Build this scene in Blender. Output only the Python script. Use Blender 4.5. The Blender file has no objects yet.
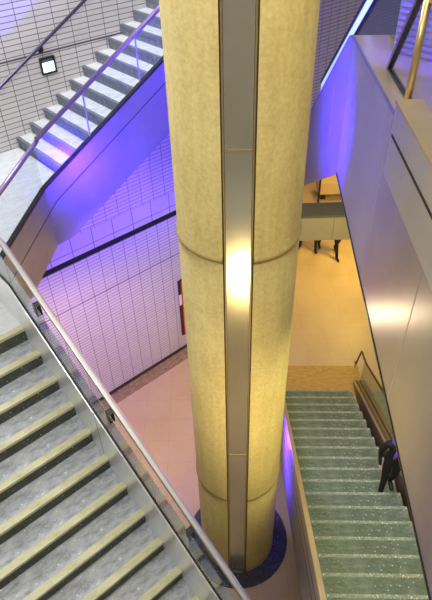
import bpy, bmesh, math, random
from mathutils import Vector, Matrix
random.seed(7)
scene = bpy.context.scene
col = scene.collection
R = math.radians

# ------------------------------------------------------------------ camera
cam_d = bpy.data.cameras.new('camera')
cam_d.sensor_fit = 'VERTICAL'; cam_d.sensor_height = 24.0; cam_d.lens = 24.0 * 560.0 / 600.0
cam_d.clip_start = 0.05; cam_d.clip_end = 200
cam = bpy.data.objects.new('camera', cam_d); col.objects.link(cam)
_down = Vector((20.0, 650.0, 560.0)).normalized()           # gravity seen in the camera frame (x right, y down, z ahead)
_ahead = (Vector((0, 0, 1)) - _down * _down.z).normalized()
_right = _down.cross(_ahead)
if _right.x < 0: _right = -_right
def _w(v): return Vector((_right.dot(v), _ahead.dot(v), -_down.dot(v)))
cx, cy, cz = _w(Vector((1, 0, 0))), _w(Vector((0, -1, 0))), _w(Vector((0, 0, -1)))
cam.matrix_world = Matrix(((cx.x, cy.x, cz.x, 0), (cx.y, cy.y, cz.y, 0), (cx.z, cy.z, cz.z, 11.0), (0, 0, 0, 1)))
scene.camera = cam

# ------------------------------------------------------------------ frames of the two building grids
FW = Matrix.Translation((-1.72, 10.11, 0)) @ Matrix.Rotation(R(40.4), 4, 'Z')    # tiled wall: x along it, -y out of it
FC = Matrix.Rotation(R(-2.7), 4, 'Z')                                            # gallery and right-hand stairs
FI = Matrix.Identity(4)

# ------------------------------------------------------------------ world, exposure, lights
scene.view_settings.view_transform = 'Standard'
scene.view_settings.look = 'None'
scene.view_settings.gamma = 1.0
scene.view_settings.exposure = 0.0
world = bpy.data.worlds.new('station_air'); scene.world = world
world.use_nodes = True
world.node_tree.nodes['Background'].inputs[0].default_value = (1.0, 0.86, 0.84, 1)
world.node_tree.nodes['Background'].inputs[1].default_value = 0.14

def aim(o, loc, tgt):
    o.location = loc
    o.rotation_euler = (Vector(tgt) - Vector(loc)).to_track_quat('-Z', 'Y').to_euler()
def area(name, loc, tgt, size, power, color):
    d = bpy.data.lights.new(name, 'AREA'); d.shape = 'RECTANGLE'
    d.size, d.size_y = size if isinstance(size, tuple) else (size, size)
    d.energy = power; d.color = color
    o = bpy.data.objects.new(name, d); col.objects.link(o); aim(o, loc, tgt); return o
def spot(name, loc, tgt, deg, power, color, blend=0.6, r=0.08):
    d = bpy.data.lights.new(name, 'SPOT'); d.spot_size = R(deg); d.spot_blend = blend
    d.energy = power; d.color = color; d.shadow_soft_size = r
    o = bpy.data.objects.new(name, d); col.objects.link(o); aim(o, loc, tgt); return o
def fw(s, t, z): return FW @ Vector((s, -t, z))
def fc(x, y, z): return FC @ Vector((x, y, z))

BLUE = (0.05, 0.012, 1.0)
area('ceiling_light', (1.6, 2.5, 16.0), (0.8, 5, 5), 6.0, 420, (1.0, 0.89, 0.66))
area('column_light', (2.2, -3.5, 14.0), (0.3, 5.4, 7), 2.5, 120, (1.0, 0.76, 0.30))
area('stair_light', fw(-1.6, 0.95, 13.5), fw(-1.4, 0.95, 7.5), 2.0, 360, (0.90, 0.93, 1.0))
area('flight_light', (-3.2, 0.5, 13.5), (-2.5, 4.0, 6.0), 2.0, 270, (0.94, 0.98, 1.0))
spot('strip_glint_fill', (0.2, 0.6, 10.0), (0.1, 0.4, 4.1), 24, 1800, (1.0, 0.84, 0.56), 0.3)  # unseen spot added so bright treads reflect in the column strip
spot('blue_spot_stairs', (0.1, 6.5, 6.2), fw(-0.1, 1.72, 7.2), 125, 820, BLUE)
spot('blue_spot_wall', (-0.2, 6.6, 5.6), fw(-1.5, 0, 3.9), 95, 650, (0.20, 0.07, 1.0))
spot('blue_spot_flight', (0.55, 8.0, 7.4), fc(1.5, 8.3, 7.5), 115, 1100, BLUE)
spot('blue_spot_low', (0.80, 6.5, 1.8), fc(1.0, 6.4, 1.8), 130, 800, BLUE)
spot('gallery_warm_fill', (0.75, 6.6, 5.0), fc(1.5, 3.9, 7.3), 50, 32, (1.0, 0.76, 0.50), 0.9)  # added fill hidden behind the column, warms the gallery steel
spot('stringer_side_warm_fill', (0.16, 2.08, 5.2), fc(1.5, 4.6, 5.4), 130, 250, (1.0, 0.72, 0.32), 0.9, 0.07)  # added lamp beside the stringer for the gallery wash and strip highlight
area('underpass_light', fc(2.2, 4.5, 6.2), fc(2.2, 5.0, 0), (1.0, 4.0), 82, (1.0, 0.95, 0.50))
area('hall_light', fc(2.45, 9.6, 5.2), fc(2.3, 10.6, 0), (1.0, 1.4), 75, (1.0, 0.75, 0.10))
area('passage_light', (4.8, 14.0, 3.2), (3.8, 15.2, 0), 1.0, 140, (1.0, 0.66, 0.10))
area('far_hall_light', (5.0, 18.5, 5.5), (4.5, 18.0, 0), 2.0, 130, (1.0, 0.62, 0.16))
spot('landing_under_light', fw(-3.4, 3.3, 5.4), fw(-1.7, 0.4, 0.5), 85, 680, (1.0, 0.64, 0.38), 0.8, 0.3)
spot('rib_light', fc(1.6, 5.2, 10.6), fc(2.15, 6.75, 9.2), 40, 1100, BLUE)

# ------------------------------------------------------------------ materials
def mat(name):
    m = bpy.data.materials.new(name); m.use_nodes = True
    nt = m.node_tree; b = nt.nodes['Principled BSDF']
    return m, nt, b
def plain(name, color, rough=0.5, metal=0.0, emit=None, strength=0):
    m, nt, b = mat(name)
    b.inputs['Base Color'].default_value = (*color, 1); b.inputs['Roughness'].default_value = rough
    b.inputs['Metallic'].default_value = metal
    if emit:
        b.inputs['Emission Color'].default_value = (*emit, 1); b.inputs['Emission Strength'].default_value = strength
    return m
def coords(nt, scale=(1, 1, 1), kind='Object'):
    tc = nt.nodes.new('ShaderNodeTexCoord'); mp = nt.nodes.new('ShaderNodeMapping')
    mp.inputs['Scale'].default_value = scale
    nt.links.new(tc.outputs[kind], mp.inputs['Vector']); return mp.outputs['Vector']
def noise(nt, vec, scale, detail=4, rough=0.6):
    n = nt.nodes.new('ShaderNodeTexNoise'); n.inputs['Scale'].default_value = scale
    n.inputs['Detail'].default_value = detail; n.inputs['Roughness'].default_value = rough
    nt.links.new(vec, n.inputs['Vector']); return n.outputs['Fac']
def ramp(nt, fac, stops):
    r = nt.nodes.new('ShaderNodeValToRGB'); e = r.color_ramp.elements
    while len(e) < len(stops): e.new(0.5)
    for k, (p, c) in enumerate(stops): e[k].position = p; e[k].color = (*c, 1)
    nt.links.new(fac, r.inputs['Fac']); return r.outputs['Color']
def mix(nt, fac, a, b, mode='MIX'):
    m = nt.nodes.new('ShaderNodeMix'); m.data_type = 'RGBA'; m.blend_type = mode
    for sock, v in ((m.inputs[0], fac), (m.inputs[6], a), (m.inputs[7], b)):
        if hasattr(v, 'is_linked') or hasattr(v, 'links'): nt.links.new(v, sock)
        elif isinstance(v, (int, float)): sock.default_value = v
        else: sock.default_value = (*v, 1)
    return m.outputs[2]
def bump(nt, b, h, strength, dist=0.01):
    n = nt.nodes.new('ShaderNodeBump'); n.inputs['Strength'].default_value = strength; n.inputs['Distance'].default_value = dist
    nt.links.new(h, n.inputs['Height']); nt.links.new(n.outputs['Normal'], b.inputs['Normal'])

def brushed(name, color, rough, metal, stretch=(2, 2, 60), bs=0.05):
    m, nt, b = mat(name)
    v = coords(nt, stretch); f = noise(nt, v, 3.0, 5)
    v2 = coords(nt, (1, 1, 1)); f2 = noise(nt, v2, 1.3, 3)
    c = ramp(nt, f, [(0.3, tuple(x * 0.88 for x in color)), (0.7, color)])
    c = mix(nt, 0.35, c, ramp(nt, f2, [(0.35, tuple(x * 0.8 for x in color)), (0.65, tuple(min(1, x * 1.1) for x in color))]))
    nt.links.new(c, b.inputs['Base Color'])
    b.inputs['Metallic'].default_value = metal; b.inputs['Roughness'].default_value = rough
    bump(nt, b, f, bs); return m
STEEL = brushed('brushed_steel', (0.66, 0.67, 0.70), 0.32, 0.6)
STEEL_B = brushed('bright_steel', (0.74, 0.73, 0.70), 0.26, 0.85)
CLAD = brushed('darkened_cladding', (0.38, 0.37, 0.37), 0.38, 0.55)  # same steel as the gallery, darkened so the blue light looks purer
CLAD_G = brushed('gallery_cladding', (0.50, 0.49, 0.49), 0.34, 0.6)
CAPM = brushed('gold_tint_cap_steel', (0.74, 0.61, 0.40), 0.32, 0.65)  # golden steel, warmed further for a reflection put into the colour
BRASS = brushed('warm_metal', (0.70, 0.55, 0.26), 0.35, 0.8)
RAILM = brushed('dull_rail', (0.42, 0.42, 0.42), 0.35, 0.7, (3, 40, 40), 0.0)
STRINGER = brushed('satin_stringer', (0.90, 0.91, 0.91), 0.28, 0.4, (3, 40, 40), 0.0)
DARK = plain('dark_rubber', (0.012, 0.012, 0.016), 0.5)
BLACKM = plain('black_metal', (0.03, 0.028, 0.035), 0.35, 0.5)
PURPLE_RAIL = plain('anodised_rail', (0.30, 0.22, 0.42), 0.3, 0.6)
WHITE_BAND = plain('pale_glass_strip', (0.62, 0.80, 0.95), 0.25, 0.0, (0.55, 0.80, 1.0), 0.75)

def concrete():
    m, nt, b = mat('ochre_concrete')
    v = coords(nt); f1 = noise(nt, v, 2.2, 6, 0.65); f2 = noise(nt, v, 22, 5, 0.7)
    vs = coords(nt, (6, 6, 0.7)); f3 = noise(nt, vs, 1.6, 4)
    c = ramp(nt, f1, [(0.3, (0.52, 0.40, 0.13)), (0.55, (0.62, 0.50, 0.18)), (0.75, (0.68, 0.57, 0.22))])
    c = mix(nt, 0.35, c, ramp(nt, f3, [(0.35, (0.46, 0.32, 0.09)), (0.65, (0.68, 0.57, 0.22))]))
    c = mix(nt, 0.30, c, ramp(nt, f2, [(0.36, (0.30, 0.24, 0.09)), (0.6, (0.66, 0.55, 0.24))]))
    nt.links.new(c, b.inputs['Base Color']); b.inputs['Roughness'].default_value = 0.62
    bump(nt, b, f2, 0.15); return m
CONCRETE = concrete()

def granite(name, a, mid, hi, scale=34, rough=0.55, spec=(0.88, 0.93, 0.90), sp=0.66):
    m, nt, b = mat(name)
    v = coords(nt); vs = coords(nt, (0.45, 1, 1))
    f = noise(nt, vs, scale * 0.35, 6, 0.75); f2 = noise(nt, v, scale * 1.3, 3, 0.6)
    c = ramp(nt, f, [(0.32, a), (0.5, mid), (0.68, hi)])
    k = ramp(nt, f2, [(sp, (0, 0, 0)), (sp + 0.05, (1, 1, 1))])
    c = mix(nt, k, c, spec)
    nt.links.new(c, b.inputs['Base Color']); b.inputs['Roughness'].default_value = rough
    return m
GRAN_L = granite('grey_granite', (0.18, 0.20, 0.23), (0.36, 0.38, 0.42), (0.52, 0.55, 0.60))
GRAN_U = granite('bright_lit_granite', (0.52, 0.54, 0.56), (0.66, 0.68, 0.70), (0.78, 0.79, 0.80))  # same stone as the grey granite, its bright lighting put into the colour
GRAN_R = granite('green_granite', (0.075, 0.115, 0.10), (0.14, 0.19, 0.165), (0.24, 0.29, 0.255), 26)
NOSING_R = granite('speckled_nosing', (0.16, 0.20, 0.18), (0.27, 0.31, 0.28), (0.40, 0.44, 0.39), 40, 0.5, (0.95, 0.97, 0.93), 0.6)
NOSING_L = granite('ochre_nosing', (0.42, 0.41, 0.24), (0.55, 0.54, 0.34), (0.62, 0.60, 0.42), 30)
RISER = granite('dark_riser', (0.035, 0.04, 0.035), (0.06, 0.07, 0.06), (0.10, 0.11, 0.10), 30)
RISER_U = granite('shaded_riser_nosing', (0.10, 0.12, 0.16), (0.16, 0.18, 0.23), (0.22, 0.25, 0.30), 30)  # dark nosing strips, and risers with their shade put into the colour
GRAN_B = granite('brown_granite', (0.16, 0.11, 0.07), (0.30, 0.21, 0.13), (0.46, 0.35, 0.22), 40, 0.5, (0.7, 0.6, 0.42), 0.62)
GRAN_F = granite('landing_granite', (0.42, 0.26, 0.07), (0.52, 0.33, 0.10), (0.60, 0.42, 0.16), 40, 0.5, (0.7, 0.6, 0.42), 0.66)
GRAN_N = granite('navy_granite', (0.015, 0.015, 0.04), (0.03, 0.03, 0.08), (0.07, 0.07, 0.13), 40)

def floor_mat():
    m, nt, b = mat('beige_floor_tiles')
    v = coords(nt); br = nt.nodes.new('ShaderNodeTexBrick')
    br.offset = 0.0; br.inputs['Scale'].default_value = 1.0
    br.inputs['Brick Width'].default_value = 0.6; br.inputs['Row Height'].default_value = 0.6
    br.inputs['Mortar Size'].default_value = 0.006
    br.inputs['Color1'].default_value = (0.64, 0.49, 0.34, 1); br.inputs['Color2'].default_value = (0.61, 0.47, 0.33, 1)
    br.inputs['Mortar'].default_value = (0.52, 0.39, 0.26, 1)
    nt.links.new(v, br.inputs['Vector'])
    f = noise(nt, v, 1.1, 6); c = mix(nt, 0.25, br.outputs['Color'], ramp(nt, f, [(0.35, (0.48, 0.34, 0.21)), (0.65, (0.68, 0.52, 0.36))]))
    nt.links.new(c, b.inputs['Base Color']); b.inputs['Roughness'].default_value = 0.38; return m
FLOOR = floor_mat()

def tile_mat(name, w, h, mortar, c1, c2, cm):
    m, nt, b = mat(name)
    tc = nt.nodes.new('ShaderNodeTexCoord'); sx = nt.nodes.new('ShaderNodeSeparateXYZ'); cb = nt.nodes.new('ShaderNodeCombineXYZ')
    nt.links.new(tc.outputs['Object'], sx.inputs[0])
    nt.links.new(sx.outputs['X'], cb.inputs['X']); nt.links.new(sx.outputs['Z'], cb.inputs['Y'])
    br = nt.nodes.new('ShaderNodeTexBrick'); br.offset = 0.0; br.inputs['Scale'].default_value = 1.0
    br.inputs['Brick Width'].default_value = w; br.inputs['Row Height'].default_value = h
    br.inputs['Mortar Size'].default_value = mortar; br.inputs['Mortar Smooth'].default_value = 0.1
    br.inputs['Color1'].default_value = (*c1, 1); br.inputs['Color2'].default_value = (*c2, 1); br.inputs['Mortar'].default_value = (*cm, 1)
    nt.links.new(cb.outputs[0], br.inputs['Vector'])
    nt.links.new(br.outputs['Color'], b.inputs['Base Color']); b.inputs['Roughness'].default_value = 0.28
    return m
TILE = tile_mat('white_wall_tiles', 0.30, 0.0812, 0.0058, (0.72, 0.70, 0.72), (0.68, 0.66, 0.69), (0.13, 0.12, 0.15))
PANEL = tile_mat('pale_wall_panels', 0.49, 0.9, 0.007, (0.66, 0.64, 0.70), (0.63, 0.61, 0.67), (0.08, 0.07, 0.12))

def glass_mat(name, tint, refl=0.10, rough=0.06):
    m = bpy.data.materials.new(name); m.use_nodes = True; nt = m.node_tree; nt.nodes.clear()
    o = nt.nodes.new('ShaderNodeOutputMaterial'); tr = nt.nodes.new('ShaderNodeBsdfTransparent'); gl = nt.nodes.new('ShaderNodeBsdfGlossy')
    tr.inputs['Color'].default_value = (*tint, 1); gl.inputs['Roughness'].default_value = rough
    lw = nt.nodes.new('ShaderNodeLayerWeight'); pw = nt.nodes.new('ShaderNodeMath'); pw.operation = 'POWER'; pw.inputs[1].default_value = 5.0
    nt.links.new(lw.outputs['Facing'], pw.inputs[0])
    ad = nt.nodes.new('ShaderNodeMath'); ad.operation = 'ADD'; ad.inputs[1].default_value = refl; ad.use_clamp = True
    mx = nt.nodes.new('ShaderNodeMixShader')
    nt.links.new(pw.outputs[0], ad.inputs[0]); nt.links.new(ad.outputs[0], mx.inputs[0])
    nt.links.new(tr.outputs[0], mx.inputs[1]); nt.links.new(gl.outputs[0], mx.inputs[2]); nt.links.new(mx.outputs[0], o.inputs['Surface'])
    return m
GLASS = glass_mat('clear_glass', (0.93, 0.96, 0.98), 0.03, 0.22)
GLASS_G = glass_mat('green_glass', (0.80, 0.90, 0.91), 0.07, 0.14)

# ------------------------------------------------------------------ mesh helpers
class MB:
    def __init__(self): self.bm = bmesh.new()
    def _face(self, vs, mi):
        try: f = self.bm.faces.new(vs); f.material_index = mi
        except ValueError: pass
    def box(self, x0, x1, y0, y1, z0, z1, mi=0):
        v = [self.bm.verts.new((x, y, z)) for x in (x0, x1) for y in (y0, y1) for z in (z0, z1)]
        for q in ((0, 1, 3, 2), (4, 6, 7, 5), (0, 4, 5, 1), (2, 3, 7, 6), (0, 2, 6, 4), (1, 5, 7, 3)): self._face([v[i] for i in q], mi)
        return self
    def prism(self, poly, a, b, axis='x', mi=0):
        """poly: list of 2D points in the plane across the axis, extruded from a to b"""
        def P(p, k): return {'x': (k, p[0], p[1]), 'y': (p[0], k, p[1]), 'z': (p[0], p[1], k)}[axis]
        va = [self.bm.verts.new(P(p, a)) for p in poly]; vb = [self.bm.verts.new(P(p, b)) for p in poly]
        n = len(poly); self._face(va[::-1], mi); self._face(vb, mi)
        for i in range(n): self._face([va[i], va[(i + 1) % n], vb[(i + 1) % n], vb[i]], mi)
        return self
    def loft(self, rings, mi=0, close=True):
        vs = [[self.bm.verts.new(p) for p in r] for r in rings]; n = len(rings[0])
        for k in range(len(vs) - 1):
            for i in range(n): self._face([vs[k][i], vs[k][(i + 1) % n], vs[k + 1][(i + 1) % n], vs[k + 1][i]], mi)
        if close: self._face(vs[0][::-1], mi); self._face(vs[-1], mi)
        return self
    def tube(self, path, r, n=10, mi=0, flat=1.0):
        path = [Vector(p) for p in path]; rings = []
        for k, p in enumerate(path):
            d = (path[min(k + 1, len(path) - 1)] - path[max(k - 1, 0)]).normalized()
            u = d.cross(Vector((0, 0, 1)));  u = u.normalized() if u.length > 1e-3 else Vector((1, 0, 0))
            w = u.cross(d)
            rings.append([p + u * math.cos(2 * math.pi * i / n) * r + w * math.sin(2 * math.pi * i / n) * r * flat for i in range(n)])
        return self.loft(rings, mi)
    def bar(self, path, wd, ht, mi=0):
        path = [Vector(p) for p in path]; rings = []
        for k, p in enumerate(path):
            d = (path[min(k + 1, len(path) - 1)] - path[max(k - 1, 0)]); d.z = 0
            d = d.normalized() if d.length > 1e-4 else Vector((0, 1, 0))
            u = Vector((d.y, -d.x, 0))
            rings.append([p + u * wd / 2 + Vector((0, 0, -ht / 2)), p + u * wd / 2 + Vector((0, 0, ht / 2)), p - u * wd / 2 + Vector((0, 0, ht / 2)), p - u * wd / 2 + Vector((0, 0, -ht / 2))])
        return self.loft(rings, mi)
    def lathe(self, prof, c, n=96, mi=0, a0=0, a1=2 * math.pi):
        full = abs(a1 - a0 - 2 * math.pi) < 1e-6; m = n if full else n + 1
        vs = [[self.bm.verts.new((c[0] + r * math.cos(a0 + (a1 - a0) * i / n), c[1] + r * math.sin(a0 + (a1 - a0) * i / n), z)) for i in range(m)] for r, z in prof]
        for k in range(len(prof) - 1):
            for i in range(n):
                self._face([vs[k][i], vs[k][(i + 1) % m], vs[k + 1][(i + 1) % m], vs[k + 1][i]], mi)
        return self
    def build(self, name, mats, parent=None, F=None, base=(0, 0, 0), bevel=0, smooth=False):
        bm = self.bm
        bmesh.ops.recalc_face_normals(bm, faces=bm.faces)
        if bevel:
            es = [e for e in bm.edges if len(e.link_faces) == 2 and e.calc_face_angle(0) > 0.6]
            bmesh.ops.bevel(bm, geom=es, offset=bevel, segments=2, affect='EDGES', profile=0.5)
        if parent is not None: b = Vector(parent.get('_b', (0, 0, 0)))
        else: b = Vector(base)
        bmesh.ops.translate(bm, vec=-b, verts=bm.verts)
        me = bpy.data.meshes.new(name); bm.to_mesh(me); bm.free()
        for m in (mats if isinstance(mats, (list, tuple)) else [mats]): me.materials.append(m)
        if smooth:
            for p in me.polygons: p.use_smooth = True
        o = bpy.data.objects.new(name, me); col.objects.link(o)
        if parent is not None:
            o.parent = parent
        else:
            o.matrix_world = (F or FI) @ Matrix.Translation(b)
        return o
def tag(o, label=None, cat=None, group=None, kind=None):
    for k, v in (('label', label), ('category', cat), ('group', group), ('kind', kind)):
        if v: o[k] = v
    return o
def thing(name, F, base, label, cat, group=None):
    o = bpy.data.objects.new(name, None); o.empty_display_size = 0.2; col.objects.link(o)
    o.matrix_world = F @ Matrix.Translation(Vector(base)); o['_b'] = base
    return tag(o, label, cat, group, 'thing')
def sub(mb, name, mats, part, root, **k):
    """a sub-part: authored in the frame of the thing, parented to the part"""
    part['_b'] = root['_b']; o = mb.build(name, mats, part, **k); del part['_b']; return o
def struct(mb, name, mats, F=None, base=(0, 0, 0), **k):
    return tag(mb.build(name, mats, None, F, base, **k), kind='structure')

# ================================================================== SETTING
m = MB(); m.box(-14, 16, -6, 26, -0.3, 0); struct(m, 'floor', FLOOR)
m = MB()
m.box(-10, 3.83, 0.0, 0.4, 0, 4.20)
m.box(-10, 12, 0.0, 0.4, 4.84, 14.0)
w = struct(m, 'wall_left', TILE, FW)
m = MB(); m.box(-10, 12, -0.012, 0.4, 4.36, 4.84); struct(m, 'trim_1', PANEL, FW)
m = MB(); m.box(-10, 12, 0.03, 0.4, 4.20, 4.36); struct(m, 'trim_2', DARK, FW)
for k, z in enumerate((3.17, 8.24)):
    m = MB(); m.box(-10, 12 if z > 5 else 3.8, -0.003, 0.05, z - 0.012, z + 0.012); struct(m, 'trim_%d' % (3 + k), plain('joint_%d' % k, (0.10, 0.09, 0.13), 0.6), FW)
m = MB(); m.box(-10, 3.83, -0.02, 0.1, 0, 0.10); struct(m, 'baseboard_left', plain('dark_stone', (0.05, 0.04, 0.035), 0.5), FW)
m = MB(); m.box(-10, 3.83, -0.36, -0.02, -0.05, 0.004); struct(m, 'trim_5', GRAN_B, FW)
m = MB(); m.box(1.02, 3.2, 9.1, 10.1, -0.05, 0.005); struct(m, 'trim_6', GRAN_F, FC)
m = MB(); m.box(-3, 16, 24, 24.4, 0, 9); struct(m, 'wall_far', plain('far_wall', (0.62, 0.48, 0.28), 0.6))
# upper stair landing between the two left flights, chamfered towards the void
m = MB()
poly = [(-7.5, -0.02), (-1.98, -0.02), (-1.98, -1.66), (-2.38, -1.66), (-3.88, -3.13), (-3.97, -4.14), (-7.5, -4.14)]
m.prism(poly, 6.5, 6.91, 'z'); struct(m, 'landing', GRAN_U, FW)
m = MB(); m.box(-7.5, -3.8, -12, -8.92, 3.6, 3.968); struct(m, 'lower_landing', GRAN_L, FW)

# beam across the passage, resting on the end of the tiled wall
bt = thing('overhead_beam', FI, (1.2, 12.0, 2.6), 'low pale concrete beam with dark top spanning the passage above walking legs', 'beam')
m = MB(); m.box(1.2, 9.0, 12.0, 12.6, 2.6, 3.30); bo = m.build('beam_body', plain('pale_concrete', (0.50, 0.47, 0.38), 0.65), bt, bevel=0.015)
m = MB(); m.box(1.2, 9.0, 11.98, 12.62, 3.30, 3.36); m.build('beam_top', plain('grey_slate', (0.17, 0.18, 0.17), 0.55), bt)
JB = plain('joint_grey', (0.28, 0.27, 0.22), 0.7)
for x in (3.05, 5.4, 7.2):
    m = MB(); m.box(x, x + 0.015, 11.995, 12.0, 2.6, 3.30); m.build('panel_joint', JB, bt)

# ================================================================== COLUMN
CX, CY, CR = 0.285, 5.42, 0.700
c = thing('concrete_column', FI, (CX, CY, 0), 'huge round ochre concrete column with an inset steel strip', 'column')
prof = [(CR, 0.0)]
for z in (2.61, 7.42, 12.22):
    prof += [(CR, z - 0.035), (CR - 0.035, z - 0.03), (CR - 0.035, z + 0.010), (CR + 0.012, z + 0.014), (CR + 0.018, z + 0.04), (CR + 0.010, z + 0.075), (CR, z + 0.085)]
prof += [(CR, 16.0)]
ang = math.atan2(-CY, -CX - 0.02)            # strip faces the stairs
half = 0.235
prof = prof[::-1]
m = MB(); m.lathe(prof, (CX, CY), 110, 0, ang + half, ang + 2 * math.pi - half)
bm = m.bm
m.build('shaft', CONCRETE, c, smooth=True)
# slot cheeks and strip
u = Vector((math.cos(ang), math.sin(ang), 0)); v = Vector((-u.y, u.x, 0))
def colp(a, r, z): return Vector((CX + r * math.cos(ang + a), CY + r * math.sin(ang + a), z))
for nm, sg in (('slot_edge', -1), ('slot_edge', 1)):
    m = MB(); a = sg * half
    p = [colp(a, CR, 0), colp(a, CR - 0.13, 0), colp(a * 0.93, CR - 0.13, 0), colp(a * 0.93, CR - 0.012, 0)]
    m.loft([[Vector((q.x, q.y, 0)) for q in p], [Vector((q.x, q.y, 16)) for q in p]])
    m.build(nm, plain('slot_dark', (0.05, 0.04, 0.025), 0.6), c)
for sg in (-1, 1):
    m = MB(); a0, a1 = sg * half * 0.82, sg * half * 0.92
    p = [colp(a0, CR - 0.004, 0), colp(a1, CR - 0.004, 0), colp(a1, CR - 0.06, 0), colp(a0, CR - 0.06, 0)]
    m.loft([[Vector((q.x, q.y, 0)) for q in p], [Vector((q.x, q.y, 16)) for q in p]])
    m.build('strip_trim', BRASS, c, bevel=0.004)
m = MB(); wdt = 0.128
zs = [0, 3.9, 8.70, 13.4, 16]
for z0, z1 in zip(zs[:-1], zs[1:]):
    q = [u * (CR - 0.022) + v * (-wdt), u * (CR - 0.022) + v * wdt, u * (CR - 0.06) + v * wdt, u * (CR - 0.06) - v * wdt]
    m.loft([[Vector((CX + k.x, CY + k.y, z0 + 0.006)) for k in q], [Vector((CX + k.x, CY + k.y, z1 - 0.006)) for k in q]])
STRIP = brushed('strip_steel', (0.74, 0.70, 0.52), 0.18, 0.75, (60, 60, 1.5), 0.02)
m.build('steel_strip', STRIP, c)
for z in zs[1:-1]:
    m = MB(); q = [u * (CR - 0.018) - v * wdt, u * (CR - 0.018) + v * wdt, u * (CR - 0.05) + v * wdt, u * (CR - 0.05) - v * wdt]
    m.loft([[Vector((CX + k.x, CY + k.y, zz)) for k in q] for zz in (z - 0.009, z + 0.009)]); tag(m.build('strip_seam', BRASS, c), 'thin golden seam of the strip')
m = MB(); q = [u * (CR - 0.095) - v * 0.16, u * (CR - 0.095) + v * 0.16, u * (CR - 0.14) + v * 0.16, u * (CR - 0.14) - v * 0.16]
m.loft([[Vector((CX + k.x, CY + k.y, 0)) for k in q], [Vector((CX + k.x, CY + k.y, 16)) for k in q]]); m.build('slot_back', DARK, c)
m = MB(); m.lathe([(0.99, 0.0), (0.99, 0.03), (CR + 0.005, 0.035), (CR + 0.005, 0.0)], (CX, CY), 64)
tag(m.build('floor_ring', GRAN_N, None, FI, (CX, CY, 0)), 'dark navy stone ring on the floor around the column base', 'ring', None, 'thing')

# ================================================================== UPPER FLIGHT (along the tiled wall)
TU = 1.66
st = thing('staircase', FW, (-1.97, -TU, 6.91), 'upper stone flight climbing along the tiled wall, purple lit side panel', 'staircase')
def unose(k): return -1.97 + 0.284 * k, 7.073 + 0.163 * k
step0 = None
for k in range(25):
    s, z = unose(k)
    if k == 0:
        m = MB(); m.box(s, s + 0.32, -TU, -0.005, z - 0.05, z, 0)
        m.box(s - 0.003, s + 0.055, -TU, -0.006, z - 0.052, z + 0.003, 1)
        m.box(s + 0.012, s + 0.32, -TU, -0.005, z - 0.20, z - 0.05, 1)
        step0 = m.build('step', [GRAN_U, RISER_U], st, bevel=0)
    else:
        c2 = step0.copy(); col.objects.link(c2); c2.parent = st; c2.location = (0.284 * k, 0, 0.163 * k)
def utop(s): return 6.97 + 0.555 * (s + 2.37)
def ubot(s): return 6.02 + 0.535 * max(0, s + 2.12)
s1 = 5.2
m = MB()
poly = [(-2.40, 6.97), (s1, utop(s1)), (s1, ubot(s1)), (-2.12, 6.02), (-2.40, 6.0)]
m.prism(poly, -1.72, -TU, 'y'); side = m.build('side_panel', CLAD, st)
def off(s): return utop(s) - 0.30
JD = plain('joint_dark', (0.04, 0.03, 0.07), 0.6)
m = MB(); m.prism([(-2.25, off(-2.25)), (s1, off(s1)), (s1, off(s1) - 0.014), (-2.25, off(-2.25) - 0.014)], -1.724, -1.70, 'y')
sub(m, 'panel_joint', JD, side, st); m = MB(); m.prism([(-2.40, 6.60), (-2.25, off(-2.25)), (-2.25, off(-2.25) - 0.014), (-2.40, 6.586)], -1.724, -1.70, 'y')
for s in (0.05, 1.9, 3.8): sub(m, 'panel_joint', JD, side, st); m = MB(); m.prism([(s, utop(s) - 0.01), (s + 0.01, utop(s) - 0.01), (s + 0.01, ubot(s)), (s, ubot(s))], -1.7235, -1.70, 'y')
sub(m, 'panel_joint', JD, side, st)
m = MB()
poly = [(-1.98, 6.88), (s1, 6.88 + 0.574 * (s1 + 1.98) - 0.02), (s1, ubot(s1)), (-1.98, ubot(-1.98))]
m.prism(poly, -TU + 0.004, -0.006, 'y'); m.build('soffit', plain('soffit_grey', (0.35, 0.34, 0.38), 0.6), st)

bl = thing('glass_balustrade', FW, (-2.38, -1.69, 6.97), 'glass balustrade with purple handrail on the upper flight', 'balustrade', None)
m = MB(); m.bar([(-2.40, -1.69, 6.985), (s1, -1.69, utop(s1) + 0.015)], 0.075, 0.035); m.build('base_rail', DARK, bl)
m = MB(); m.bar([(-2.40, -1.655, 6.965), (s1, -1.655, utop(s1) + 0.0)], 0.03, 0.06); m.build('edge_strip', STEEL_B, bl)
for a, b in ((-2.38, -1.52), (-1.50, -0.55), (-0.53, 0.42), (0.44, 1.4), (1.42, 2.4), (2.42, 3.4), (3.42, 4.4)):
    m = MB(); m.prism([(a, utop(a) + 0.02), (b, utop(b) + 0.02), (b, utop(b) + 0.70), (a, utop(a) + 0.70)], -1.698, -1.686, 'y'); gp = m.build('glass_pane', GLASS, bl)
    m = MB(); m.prism([(b + 0.0, utop(b) + 0.02), (b + 0.018, utop(b) + 0.03), (b + 0.018, utop(b) + 0.70), (b, utop(b) + 0.70)], -1.700, -1.684, 'y'); sub(m, 'pane_edge', STEEL_B, gp, bl)
m = MB(); m.tube([(-2.34, -1.69, utop(-2.34) + 0.72), (s1, -1.69, utop(s1) + 0.72)], 0.034, 12); m.build('handrail', PURPLE_RAIL, bl, smooth=True)
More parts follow.
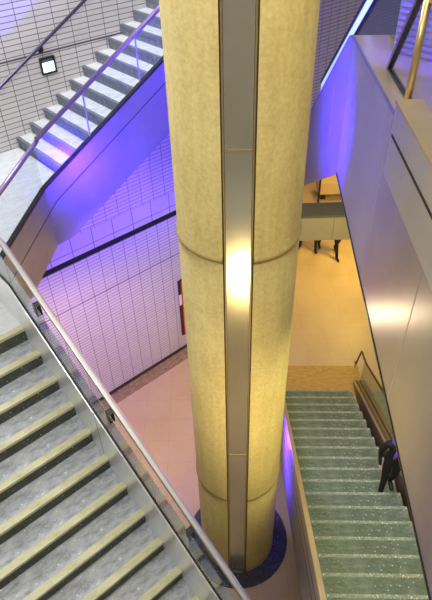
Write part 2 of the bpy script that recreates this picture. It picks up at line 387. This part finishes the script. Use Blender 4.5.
# chamfered landing parapet: panel, black edge, glass and rail
def cha(f): return (-2.38 + (-3.88 + 2.38) * f, -(1.70 + (3.15 - 1.70) * f))
pa = thing('landing_parapet', FW, (-2.38, -1.70, 6.0), 'angled steel landing parapet with clear glass between the two left flights', 'parapet')
n2 = Vector((0.69, -0.72, 0)) * 0.03
def slab(mb, f0, f1, z0, z1, th0=0.0, th1=0.05, mi=0):
    a, b = Vector((*cha(f0), 0)), Vector((*cha(f1), 0)); nn = Vector((0.695, -0.719, 0))
    q = [a - nn * th0, b - nn * th0, b - nn * th1, a - nn * th1]
    mb.loft([[p + Vector((0, 0, z0)) for p in q], [p + Vector((0, 0, z1)) for p in q]], mi)
m = MB(); slab(m, 0, 1, 6.0, 6.965); pp = m.build('side_panel', CLAD_G, pa)
m = MB(); slab(m, 0.0, 1, 6.585, 6.60, -0.003, 0.01); sub(m, 'panel_joint', plain('joint_dark2', (0.05, 0.04, 0.06), 0.6), pp, pa)
m = MB(); slab(m, 0, 1, 6.965, 7.0, -0.01, 0.055); m.build('base_rail', DARK, pa)
m = MB(); slab(m, 0, 0.97, 7.0, 7.64, 0.018, 0.03); m.build('glass_pane', GLASS, pa)
m = MB(); m.tube([(*cha(-0.05), 7.66), (*cha(0.0), 7.655), (*cha(1.0), 7.655)], 0.034, 12); m.build('handrail', PURPLE_RAIL, pa, smooth=True)

# wall-mounted handrail above the upper flight
hr = thing('wall_handrail', FW, (-1.7, -0.09, 8.1), 'thin dark handrail on brackets along the tiled wall', 'handrail')
def hz(s): return 8.10 + 0.545 * (s + 1.75)
m = MB(); m.tube([(-3.2, -0.09, hz(-2.6)), (-2.6, -0.09, hz(-2.6)), (5, -0.09, hz(5))], 0.026, 12); m.build('rail', plain('dark_rail', (0.10, 0.08, 0.16), 0.3, 0.6), hr, smooth=True)
for s in (-2.55, -1.22, 0.1, 1.4, 2.7):
    m = MB(); m.tube([(s, -0.09, hz(s) - 0.02), (s, -0.09, hz(s) - 0.09), (s, 0.0, hz(s) - 0.10)], 0.012, 8); b = m.build('bracket', BLACKM, hr)
    m = MB(); m.box(s - 0.035, s + 0.035, -0.012, 0.0, hz(s) - 0.14, hz(s) - 0.06); sub(m, 'wall_plate', BLACKM, b, hr)

# square wall lamp
wl = thing('wall_lamp', FW, (-1.155, -0.0, 7.92), 'small square lit lamp with dark frame set in the white tiles', 'lamp')
m = MB()
for a in ((-1.285, -1.025, 7.915, 7.945), (-1.285, -1.025, 8.15, 8.175), (-1.285, -1.262, 7.945, 8.15), (-1.048, -1.025, 7.945, 8.15)): m.box(a[0], a[1], -0.05, 0.0, a[2], a[3])
m.build('frame', BLACKM, wl)
m = MB(); m.box(-1.262, -1.048, -0.022, 0.0, 7.945, 8.09); m.build('diffuser', plain('lamp_white', (0.9, 0.95, 1.0), 0.4, 0, (0.85, 0.95, 1.0), 2.2), wl)
m = MB(); m.box(-1.262, -1.048, -0.016, 0.0, 8.09, 8.15); m.build('recess_shade', plain('lamp_recess_shade', (0.10, 0.20, 0.32), 0.3, 0.5), wl)  # dark upper pane painting the shaded top of the lamp recess

# poster frame low on the wall, cut by the column
ps = thing('wall_poster', FW, (1.75, 0, 0.54), 'red framed poster low on the tiled wall beside the column', 'poster')
m = MB(); m.box(1.02, 2.45, -0.05, 0.0, 0.54, 2.38); m.build('frame', plain('poster_frame', (0.04, 0.015, 0.015), 0.4), ps, bevel=0.008)
m = MB(); m.box(1.085, 2.40, -0.058, -0.05, 0.59, 2.33); m.build('poster_sheet', plain('poster_red', (0.72, 0.06, 0.05), 0.45), ps)
m = MB(); m.box(1.00, 1.075, -0.062, -0.045, 1.62, 1.95); m.build('label_plate', plain('plate_white', (0.85, 0.85, 0.8), 0.5), ps)

# ================================================================== LOWER LEFT FLIGHT
SL = -3.97
ll = thing('staircase', FW, (-3.97, -4.14, 3.97), 'nearest left stone flight with grey treads and ochre nosings', 'staircase')
step0 = None
for k in range(17):
    t, z = 4.14 + 0.281 * (k + 1), 6.91 - 0.173 * (k + 1)
    if k == 0:
        m = MB(); m.box(-7.2, SL, -t, -t + 0.31, z - 0.03, z, 0)
        m.box(-7.2, SL, -t - 0.004, -t + 0.075, z - 0.03, z + 0.003, 1)
        m.box(-7.2, SL, -t + 0.012, -t + 0.31, z - 0.20, z - 0.02, 2)
        step0 = m.build('step', [GRAN_L, NOSING_L, RISER], ll)
    else:
        c2 = step0.copy(); col.objects.link(c2); c2.parent = ll; c2.location = (0, -0.281 * k, -0.173 * k)
m = MB(); m.box(-7.2, SL, -4.146, -4.07, 6.88, 6.914, 1); m.box(-7.2, SL, -4.143, -4.105, 6.66, 6.88, 2)
m.build('top_nosing', [GRAN_L, NOSING_L, RISER], ll)
m = MB(); t1 = 8.9
m.prism([(-4.14, 6.6), (-t1, 6.6 - 0.6157 * (t1 - 4.14)), (-t1, 6.2 - 0.6157 * (t1 - 4.14)), (-4.14, 6.2)], -7.2, SL, 'x'); m.build('soffit', plain('soffit_dark', (0.30, 0.28, 0.25), 0.7), ll)

lb = thing('stair_balustrade', FW, (-3.92, -3.2, 6.5), 'broad steel stringer with green glass and rail beside the nearest left flight', 'balustrade')
def ls(t): return 7.36 - 0.55 * (t - 4.25) if t > 4.0 else 7.36 - 0.55 * (4.0 - 4.25)
def lr(t): return 7.81 - 0.535 * (t - 4.16)
tE = 9.2
m = MB()
m.prism([(-3.2, 7.45), (-4.05, 7.45), (-tE, ls(tE)), (-tE, ls(tE) - 1.15), (-4.05, 6.3), (-3.2, 6.3)], -3.97, -3.925, 'x')
m.build('stringer', STRINGER, lb, bevel=0.006)
JG = plain('joint_grey2', (0.2, 0.2, 0.2), 0.6)
for t in (5.45, 7.2):
    m = MB(); m.prism([(-t, ls(t) + 0.001), (-t - 0.008, ls(t) + 0.001), (-t - 0.008, ls(t) - 0.9), (-t, ls(t) - 0.9)], -3.9712, -3.968, 'x')
    m.build('panel_joint', JG, lb)
m = MB(); m.bar([(-3.947, -3.2, 7.458), (-3.947, -4.05, 7.458), (-3.947, -tE, ls(tE) + 0.008)], 0.026, 0.016); m.build('gasket', BLACKM, lb)
cuts = [3.25, 4.15, 5.25, 6.35, 7.45, 8.55, 9.15]
for a, b in zip(cuts[:-1], cuts[1:]):
    a += 0.006; b -= 0.006
    ta, tb = min(lr(a), 7.9), min(lr(b), 7.9)
    m = MB(); m.prism([(-a, ls(a) + 0.02), (-b, ls(b) + 0.02), (-b, tb - 0.02), (-a, ta - 0.02)], -3.951, -3.941, 'x'); gp = m.build('glass_pane', GLASS_G, lb)
    for tt in (a + 0.45,):
        if tt < b - 0.2 and tt > 4.2:
            m = MB(); m.prism([(-tt, lr(tt) - 0.14), (-tt - 0.05, lr(tt + 0.05) - 0.14), (-tt - 0.05, lr(tt + 0.05) - 0.02), (-tt, lr(tt) - 0.02)], -3.956, -3.90, 'x'); sub(m, 'clamp', BLACKM, gp, lb)
m = MB(); m.bar([(-3.878, -3.2, 7.9), (-3.878, -4.0, 7.9), (-3.878, -tE, lr(tE) - 0.0)], 0.045, 0.05); m.build('handrail', RAILM, lb, bevel=0.008)
m = MB(); m.bar([(-3.846, -3.2, 7.885), (-3.846, -4.0, 7.885), (-3.846, -tE, lr(tE) - 0.015)], 0.012, 0.035); m.build('rail_edge', PURPLE_RAIL, lb)

# ================================================================== RIGHT LOWER STAIRS (rising towards the camera)
rs = thing('staircase', FC, (2.0, 9.0, 0), 'lower right green granite flight rising from the yellow hall floor', 'staircase')
step0 = None
NR = 23
for k in range(1, NR + 1):
    y, z = 9.50 - 0.35 * k, 0.165 * k
    if k == 1:
        m = MB(); m.box(1.06, 2.87, y - 0.37, y - 0.05, z - 0.06, z, 0)
        m.box(1.06, 2.87, y - 0.05, y, z - 0.06, z, 1)
        m.box(1.06, 2.87, y - 0.37, y - 0.03, z - 0.18, z - 0.06, 2)
        step0 = m.build('step', [GRAN_R, NOSING_R, RISER], rs)
    else:
        c2 = step0.copy(); col.objects.link(c2); c2.parent = rs; c2.location = (0, -0.35 * (k - 1), 0.165 * (k - 1))
yT = 9.50 - 0.35 * NR - 0.37
m = MB(); m.prism([(9.13, 0.0), (yT, 0.165 * NR - 0.17), (yT, 0.165 * NR - 0.5), (8.0, 0.0)], 1.06, 2.87, 'x'); m.build('soffit', RISER, rs)
m = MB(); m.box(0.9, 4.2, -3.0, yT + 0.06, 3.5, 0.165 * NR); struct(m, 'stair_head', GRAN_R, FC)

def sz(y): return 0.487 * (9.33 - y)
# left solid parapet
rp = thing('stair_parapet', FC, (1.0, 8.9, 0), 'blue lit steel parapet between the column and the green stairs', 'parapet')
y0, y1 = 9.05, 1.2
m = MB(); m.prism([(y0, 0.0), (y0, 0.87), (y1, sz(y1) + 0.90), (y1, sz(y1) - 0.6), (7.6, 0)], 0.97, 1.045, 'x'); sp = m.build('side_panel', CLAD, rp, bevel=0.004)
for q in (0.30, 0.58):
    m = MB(); m.prism([(y0, q + 0.0), (y0, q + 0.016), (y1, sz(y1) + q + 0.046), (y1, sz(y1) + q + 0.03)], 0.967, 0.99, 'x')
    sub(m, 'panel_joint', BLACKM, sp, rp)
m = MB(); m.bar([(1.008, y0 + 0.02, 0.885), (1.008, y1, sz(y1) + 0.92)], 0.07, 0.05); m.build('handrail', CAPM, rp, bevel=0.006)
# right stringer, glass and rail
rr = thing('stair_balustrade', FC, (3.05, 8.9, 0), 'glass balustrade with thin dark rail right of the green stairs', 'balustrade')
m = MB(); m.prism([(9.52, 0.0), (9.52, 0.10), (y1, sz(y1) + 0.18), (y1, sz(y1) - 0.5), (8.2, 0.0)], 2.98, 3.16, 'x'); rst = m.build('stringer', plain('brown_stringer', (0.20, 0.14, 0.10), 0.4, 0.3), rr)
m = MB(); m.bar([(2.975, 9.53, 0.11), (2.975, y1, sz(y1) + 0.19)], 0.03, 0.05); sub(m, 'edge_strip', CAPM, rst, rr)
m = MB(); m.bar([(3.08, 9.53, 0.115), (3.08, y1, sz(y1) + 0.195)], 0.02, 0.03); sub(m, 'glazing_bead', BRASS, rst, rr)
cuts = [9.45, 8.1, 6.9, 5.7, 4.5, 3.3, 2.1, 1.25]
for a, b in zip(cuts[:-1], cuts[1:]):
    m = MB(); m.prism([(a - 0.006, sz(a) + 0.16), (b + 0.006, sz(b) + 0.16), (b + 0.006, sz(b) + 0.93), (a - 0.006, max(sz(a) + 0.93, 0.9))], 3.12, 3.132, 'x'); m.build('glass_pane', GLASS_G, rr)
m = MB(); m.tube([(3.12, 10.13, 0.16), (3.12, 10.10, 0.12), (3.12, 10.04, 0.16), (3.12, 9.80, 0.86), (3.12, 9.70, 0.92), (3.12, 9.53, 0.93), (3.12, 9.28, 0.99), (3.12, y1, sz(y1) + 0.96)], 0.024, 10); m.build('handrail', plain('bronze_rail', (0.14, 0.08, 0.05), 0.35, 0.6), rr, smooth=True)
m = MB(); m.tube([(3.12, 10.10, 0.0), (3.12, 10.10, 0.15)], 0.02, 8); m.build('rail_foot', BRASS, rr)

# ================================================================== GALLERY AND DESCENDING FLIGHT ON THE RIGHT
ga = thing('gallery_parapet', FC, (1.5, 2.0, 6.5), 'tall brushed steel gallery parapet curving down into a blue lit flight', 'parapet')
def gbot(y): return 6.40 + 0.085 * (y - 2.33)
# outline of the near face in (y, z): flat gallery, rounded shoulder, descending flight
top = [(-3.0, 8.82)]
cyc, czc, rad = 7.66, 8.32, 0.50
for k in range(0, 9):
    a = R(90 - 36.0 * k / 8); top.append((cyc + rad * math.cos(a), czc + rad * math.sin(a)))
ye, ze = top[-1]
yb = 11.9
top.append((yb, ze - 0.726 * (yb - ye)))
bot = [(yb, 6.95 - 0.61 * (yb - 7.55)), (7.55, 6.95), (-3.0, gbot(-3.0))]
m = MB(); m.prism([p for p in top if p[0] < 7.61] + [(7.62, 8.82), (7.62, 6.95), (-3.0, gbot(-3.0))], 1.5, 1.54, 'x'); gb = m.build('gallery_cladding', CLAD_G, ga)
m = MB(); m.prism([(7.625, 8.82)] + [p for p in top if p[0] > 7.63] + [(yb, 6.95 - 0.61 * (yb - 7.55)), (7.625, 6.93)], 1.5, 1.54, 'x'); tag(m.build('flight_cladding', CLAD, ga), 'blue lit descending side')
m = MB(); m.prism([(y, z - 0.01) for y, z in top] + [(y, z + 0.8) for y, z in bot], 1.541, 2.45, 'x'); m.build('body', plain('body_grey', (0.3, 0.3, 0.3), 0.6), ga)
JP = plain('joint_pale', (0.45, 0.42, 0.50), 0.5)
for y in (0.2, 1.9, 3.6, 5.3, 7.0):
    m = MB(); m.prism([(y, 8.815), (y + 0.008, 8.815), (y + 0.008, gbot(y) + 0.01), (y, gbot(y) + 0.01)], 1.4975, 1.51, 'x')
    sub(m, 'panel_joint', JP, gb, ga)
m = MB(); m.prism([(8.6, 7.85), (8.608, 7.85), (8.608, 6.6), (8.6, 6.6)], 1.4975, 1.51, 'x')
sub(m, 'panel_joint', JP, gb, ga)
m = MB(); m.bar([(1.505, -3, gbot(-3) - 0.01), (1.505, 7.6, 6.945)], 0.03, 0.03); m.build('bottom_edge', BLACKM, ga)
m = MB()
tp = top[:-2]
m.prism([(y, z + 0.004) for y, z in tp] + [(y, z + 0.016) for y, z in tp[::-1]], 1.51, 2.45, 'x'); m.build('cap', CAPM, ga)
m = MB(); tp = top
m.prism([(y, z + 0.0) for y, z in tp] + [(y, z + 0.022) for y, z in tp[::-1]], 1.492, 1.515, 'x'); m.build('edge_strip', plain('blue_edge', (0.25, 0.22, 0.5), 0.3, 0.5), ga)
# protruding box with a slit
bx = thing('steel_casing', FC, (1.3, 2.0, 8.55), 'protruding brushed steel casing with a black slit, nearest right', 'casing')
m = MB(); m.box(1.30, 1.498, -3, 4.53, 8.58, 9.21); b_ = m.build('casing_shell', STEEL, bx, bevel=0.008)
m = MB(); m.box(1.297, 1.32, -3, 4.48, 8.945, 8.972); sub(m, 'slit', DARK, b_, bx)
m = MB(); m.box(1.292, 1.51, -3, 4.54, 9.21, 9.235); m.build('cap', CAPM, bx)
# gallery balustrade
gg = thing('gallery_balustrade', FC, (1.70, 6.4, 8.84), 'glass gallery balustrade with raked dark end and golden post', 'balustrade')
m = MB(); m.bar([(1.70, 2.5, 8.853), (1.70, 6.47, 8.853)], 0.05, 0.024); m.build('base_rail', BLACKM, gg)
m = MB(); m.prism([(2.5, 8.87), (6.42, 8.87), (5.75, 9.74), (2.5, 9.74)], 1.695, 1.707, 'x'); m.build('glass_pane', GLASS, gg)
m = MB(); m.prism([(6.50, 8.845), (6.43, 8.845), (5.73, 9.76), (5.80, 9.76)], 1.675, 1.725, 'x'); m.build('raked_end', PURPLE_RAIL, gg)
m = MB(); m.prism([(6.43, 8.845), (6.40, 8.845), (5.70, 9.76), (5.73, 9.76)], 1.672, 1.728, 'x'); m.build('end_gasket', DARK, gg)
for y in (5.42, 3.4):
    m = MB(); m.tube([(1.66, y, 8.84), (1.66, y, 9.78)], 0.036, 14); m.build('post', BRASS, gg, smooth=True)
m = MB(); m.bar([(1.70, 2.5, 9.77), (1.70, 5.78, 9.77)], 0.06, 0.04); m.build('handrail', PURPLE_RAIL, gg)
# ribbed purple panel behind it
rb = thing('ribbed_panel', FC, (2.15, 6.75, 8.84), 'violet lit ribbed metal panel behind the gallery glass', 'panel')
dirr = Vector((0.735, -0.678, 0)); nn = Vector((-0.678, -0.735, 0)); pc = Vector((1.86, 7.02, 0))
def pq(a, d, z): p = pc + dirr * a + nn * d; return (p.x, p.y, z)
m = MB(); m.loft([[pq(0, 0, z), pq(0.80, 0, z), pq(0.80, -0.03, z), pq(0, -0.03, z)] for z in (8.842, 9.9)]); m.build('back_sheet', CLAD, rb)
for k in range(15):
    z = 8.87 + 0.068 * k
    m = MB(); m.loft([[pq(0.01, 0.0, q), pq(0.79, 0.0, q), pq(0.79, 0.022, q), pq(0.01, 0.022, q)] for q in (z, z + 0.034)]); m.build('rib', CLAD, rb)
m = MB(); m.box(2.45, 5.0, 4.0, 7.4, 8.55, 8.8); struct(m, 'gallery_deck', GRAN_F, FC)
# luminous handrail of the descending flight
lhs = thing('flight_handrail', FC, (1.95, 9.5, 8.4), 'pale blue glowing handrail with black edges behind the blue shoulder', 'handrail')
def bz(y): return 8.58 - 0.690 * (y - 9.45)
ya, ybb = 7.4, 13.0
def strip(mb, o0, o1, xa, xb):
    mb.prism([(ya, bz(ya) + o0), (ybb, bz(ybb) + o0), (ybb, bz(ybb) + o1), (ya, bz(ya) + o1)], xa, xb, 'x')
m = MB(); strip(m, -0.02, 0.20, 1.95, 1.99); m.build('light_strip', WHITE_BAND, lhs)
m = MB(); strip(m, 0.20, 0.275, 1.93, 2.02); m.build('top_rail', DARK, lhs)
m = MB(); strip(m, -0.06, -0.02, 1.94, 2.0); m.build('lower_rail', DARK, lhs)
m = MB(); strip(m, -1.3, -0.06, 1.96, 1.975); m.build('glass_pane', GLASS_G, lhs)

# ================================================================== FAR HALL
bn = thing('stone_bench', FI, (4.4, 18.6, 0), 'pale block bench in the golden hall beyond the beam', 'bench')
m = MB(); m.box(3.95, 5.3, 18.3, 19.0, 0.25, 0.75); m.build('seat', plain('bench_stone', (0.80, 0.62, 0.38), 0.5), bn, bevel=0.02)
for x in (4.05, 5.0):
    m = MB(); m.box(x, x + 0.18, 18.4, 18.9, 0, 0.25); m.build('leg', BLACKM, bn)
m = MB(); m.box(3.30, 3.36, 18.5, 18.56, 0, 1.0); m.box(3.9, 3.96, 18.15, 18.21, 0, 1.0); m.box(3.30, 3.96, 18.3, 18.34, 0.9, 0.98)
tag(m.build('barrier_rail', BLACKM, None, FI, (3.6, 18.3, 0)), 'thin dark barrier left of the pale bench', 'barrier', None, 'thing')
m = MB(); m.box(4.02, 4.22, 12.3, 12.5, 3.36, 4.4)
tag(m.build('brown_post', plain('brown_paint', (0.14, 0.05, 0.03), 0.5), None, FI, (4.1, 12.4, 3.36), bevel=0.01), 'dark brown post standing on the right end of the beam', 'post', None, 'thing')

# ================================================================== PEOPLE
SKIN = plain('skin', (0.55, 0.36, 0.27), 0.55)
SHOE = plain('black_shoes', (0.015, 0.014, 0.014), 0.4)
HAIR = plain('dark_hair', (0.03, 0.02, 0.015), 0.6)
def person(label, loc, yaw, stride, top_m, leg_m, group=None, lift=0.0, extra=None):
    """body: one skinned surface; x right, y ahead, feet at z=0"""
    root = bpy.data.objects.new('person', None); col.objects.link(root); root.location = loc; root.rotation_euler = (0, 0, yaw)
    tag(root, label, 'person', group, 'thing')
    V, E, RAD, M = [], [], [], []
    def add(p, r, parent, mt):
        V.append(Vector(p)); RAD.append(r); M.append(mt)
        if parent is not None: E.append((parent, len(V) - 1))
        return len(V) - 1
    T, L, S, K = 0, 1, 2, 3                      # top, legs, shoes, skin
    pel = add((0, 0, 0.95), 0.145, None, L)
    wa = add((0, 0.0, 1.08), 0.125, pel, T); ch = add((0, 0.0, 1.27), 0.145, wa, T); nb = add((0, 0.0, 1.41), 0.085, ch, T)
    ne = add((0, 0.015, 1.48), 0.052, nb, K); h1 = add((0, 0.03, 1.57), 0.082, ne, K); h2 = add((0, 0.025, 1.65), 0.075, h1, K)
    add((0, 0.125, 1.575), 0.014, h1, K)          # nose
    for sg in (-1, 1):
        add((sg * 0.092, 0.02, 1.57), 0.012, h1, K)
        sw = stride * sg
        hip = add((sg * 0.09, 0.0, 0.90), 0.092, pel, L)
        kn = add((sg * 0.10, 0.10 * sw + 0.03, 0.50 + (lift if sg > 0 else 0)), 0.062, hip, L)
        an = add((sg * 0.10, 0.24 * sw - 0.02, 0.10 + (lift if sg > 0 else 0) + (0.06 if sw < 0 else 0)), 0.046, kn, L)
        hl = add((sg * 0.10, 0.24 * sw - 0.02, 0.055 + (lift if sg > 0 else 0) + (0.04 if sw < 0 else 0)), 0.045, an, S)
        add((sg * 0.11, 0.24 * sw + 0.15, 0.042 + (lift if sg > 0 else 0)), 0.036, hl, S)
        sh = add((sg * 0.185, 0.0, 1.375), 0.062, nb, T)
        el = add((sg * 0.235, -0.05 - 0.06 * sw, 1.10), 0.046, sh, T)
        wr = add((sg * 0.235, 0.07 - 0.10 * sw, 0.88), 0.030, el, T)
        pm = add((sg * 0.23, 0.10 - 0.10 * sw, 0.82), 0.028, wr, K)
        for j, (dx, ln) in enumerate(((-0.03, 0.065), (-0.010, 0.075), (0.012, 0.07), (0.032, 0.055))):
            f1 = add((sg * 0.23 + dx * 0.4, 0.115 - 0.10 * sw + dx, 0.785), 0.010, pm, K)
            add((sg * 0.222 + dx * 0.4, 0.115 - 0.10 * sw + dx, 0.785 - ln), 0.008, f1, K)
        add((sg * 0.205, 0.15 - 0.10 * sw, 0.79), 0.010, pm, K)
    me = bpy.data.meshes.new('body'); me.from_pydata([tuple(v) for v in V], E, [])
    tmp = bpy.data.objects.new('tmp_body', me); col.objects.link(tmp)
    md = tmp.modifiers.new('skin', 'SKIN'); md.use_smooth_shade = True
    for i, sv in enumerate(me.skin_vertices[0].data): sv.radius = (RAD[i], RAD[i]); sv.use_root = (i == 0)
    sd = tmp.modifiers.new('sub', 'SUBSURF'); sd.levels = 2; sd.render_levels = 2
    dg = bpy.context.evaluated_depsgraph_get(); dg.update()
    nm = bpy.data.meshes.new_from_object(tmp.evaluated_get(dg)); nm.name = 'body'
    bpy.data.objects.remove(tmp)
    nm.materials.clear()
    for mm in (top_m, leg_m, SHOE, SKIN): nm.materials.append(mm)
    for p in nm.polygons:
        c_ = p.center; best, bi = 1e9, 0
        for a, b in E:
            ab = V[b] - V[a]; f = max(0, min(1, (c_ - V[a]).dot(ab) / max(ab.length_squared, 1e-9)))
            d = (V[a] + ab * f - c_).length - (RAD[a] * (1 - f) + RAD[b] * f)
            if d < best: best, bi = d, (b if f > 0.35 else a)
        p.material_index = M[bi]; p.use_smooth = True
    bo = bpy.data.objects.new('body', nm); col.objects.link(bo); bo.parent = root
    m = MB(); rings = []
    for k in range(7):
        a = R(-18 + 108 * k / 6); rr_ = 0.098 * math.cos(a)
        rings.append([(rr_ * math.cos(2 * math.pi * i / 16), 0.008 + rr_ * 1.1 * math.sin(2 * math.pi * i / 16) - 0.012 * (1 - k / 6), 1.615 + 0.128 * math.sin(a)) for i in range(16)])
    m.loft(rings); ho = m.build('hair', HAIR, root, smooth=True)
    for sg in (-1, 1):
        m = MB(); m.lathe([(0.0005, -0.009), (0.008, -0.004), (0.0085, 0.003), (0.0005, 0.009)], (sg * 0.03, 0.103), 8)
        for vv in m.bm.verts: vv.co.z += 1.59
        m.build('eye', EYE, root)
    if extra:
        m = MB(); m.tube([(0.095 * math.cos(q * math.pi / 6), 0.015 + 0.10 * math.sin(q * math.pi / 6), 1.455 + 0.015 * math.sin(q * 2)) for q in range(13)], 0.032, 8); m.tube([(0.03, 0.10, 1.45), (0.06, 0.165, 1.36), (0.08, 0.165, 1.2)], 0.03, 8)
        m.build('scarf', extra, root, smooth=True)
    return root
EYE = plain('eye_dark', (0.03, 0.03, 0.03), 0.2)
BLK = plain('black_cloth', (0.008, 0.008, 0.011), 0.8)
DRK = plain('dark_denim', (0.025, 0.025, 0.035), 0.8)
BRN = plain('brown_coat', (0.10, 0.06, 0.04), 0.8)
person('person in black trousers mid stride, rightmost of the legs below the beam', (3.98, 14.85, 0), R(200), 1.0, DRK, BLK)
person('person in dark trousers, middle pair of legs below the beam', (3.42, 15.2, 0), R(190), 0.5, BRN, DRK)
person('person in dark trousers nearest the column, legs just below the beam', (2.80, 15.2, 0), R(15), 0.5, DRK, DRK)
pk = fc(2.66, 5.46, 0.165 * 11)
person('person in black clothes and violet scarf on the green stairs beside the glass', (pk.x, pk.y, pk.z), R(178), 0.4, BLK, BLK, None, 0.0, plain('violet_scarf', (0.14, 0.10, 0.75), 0.7))

for o in bpy.data.objects:
    if '_b' in o: del o['_b']
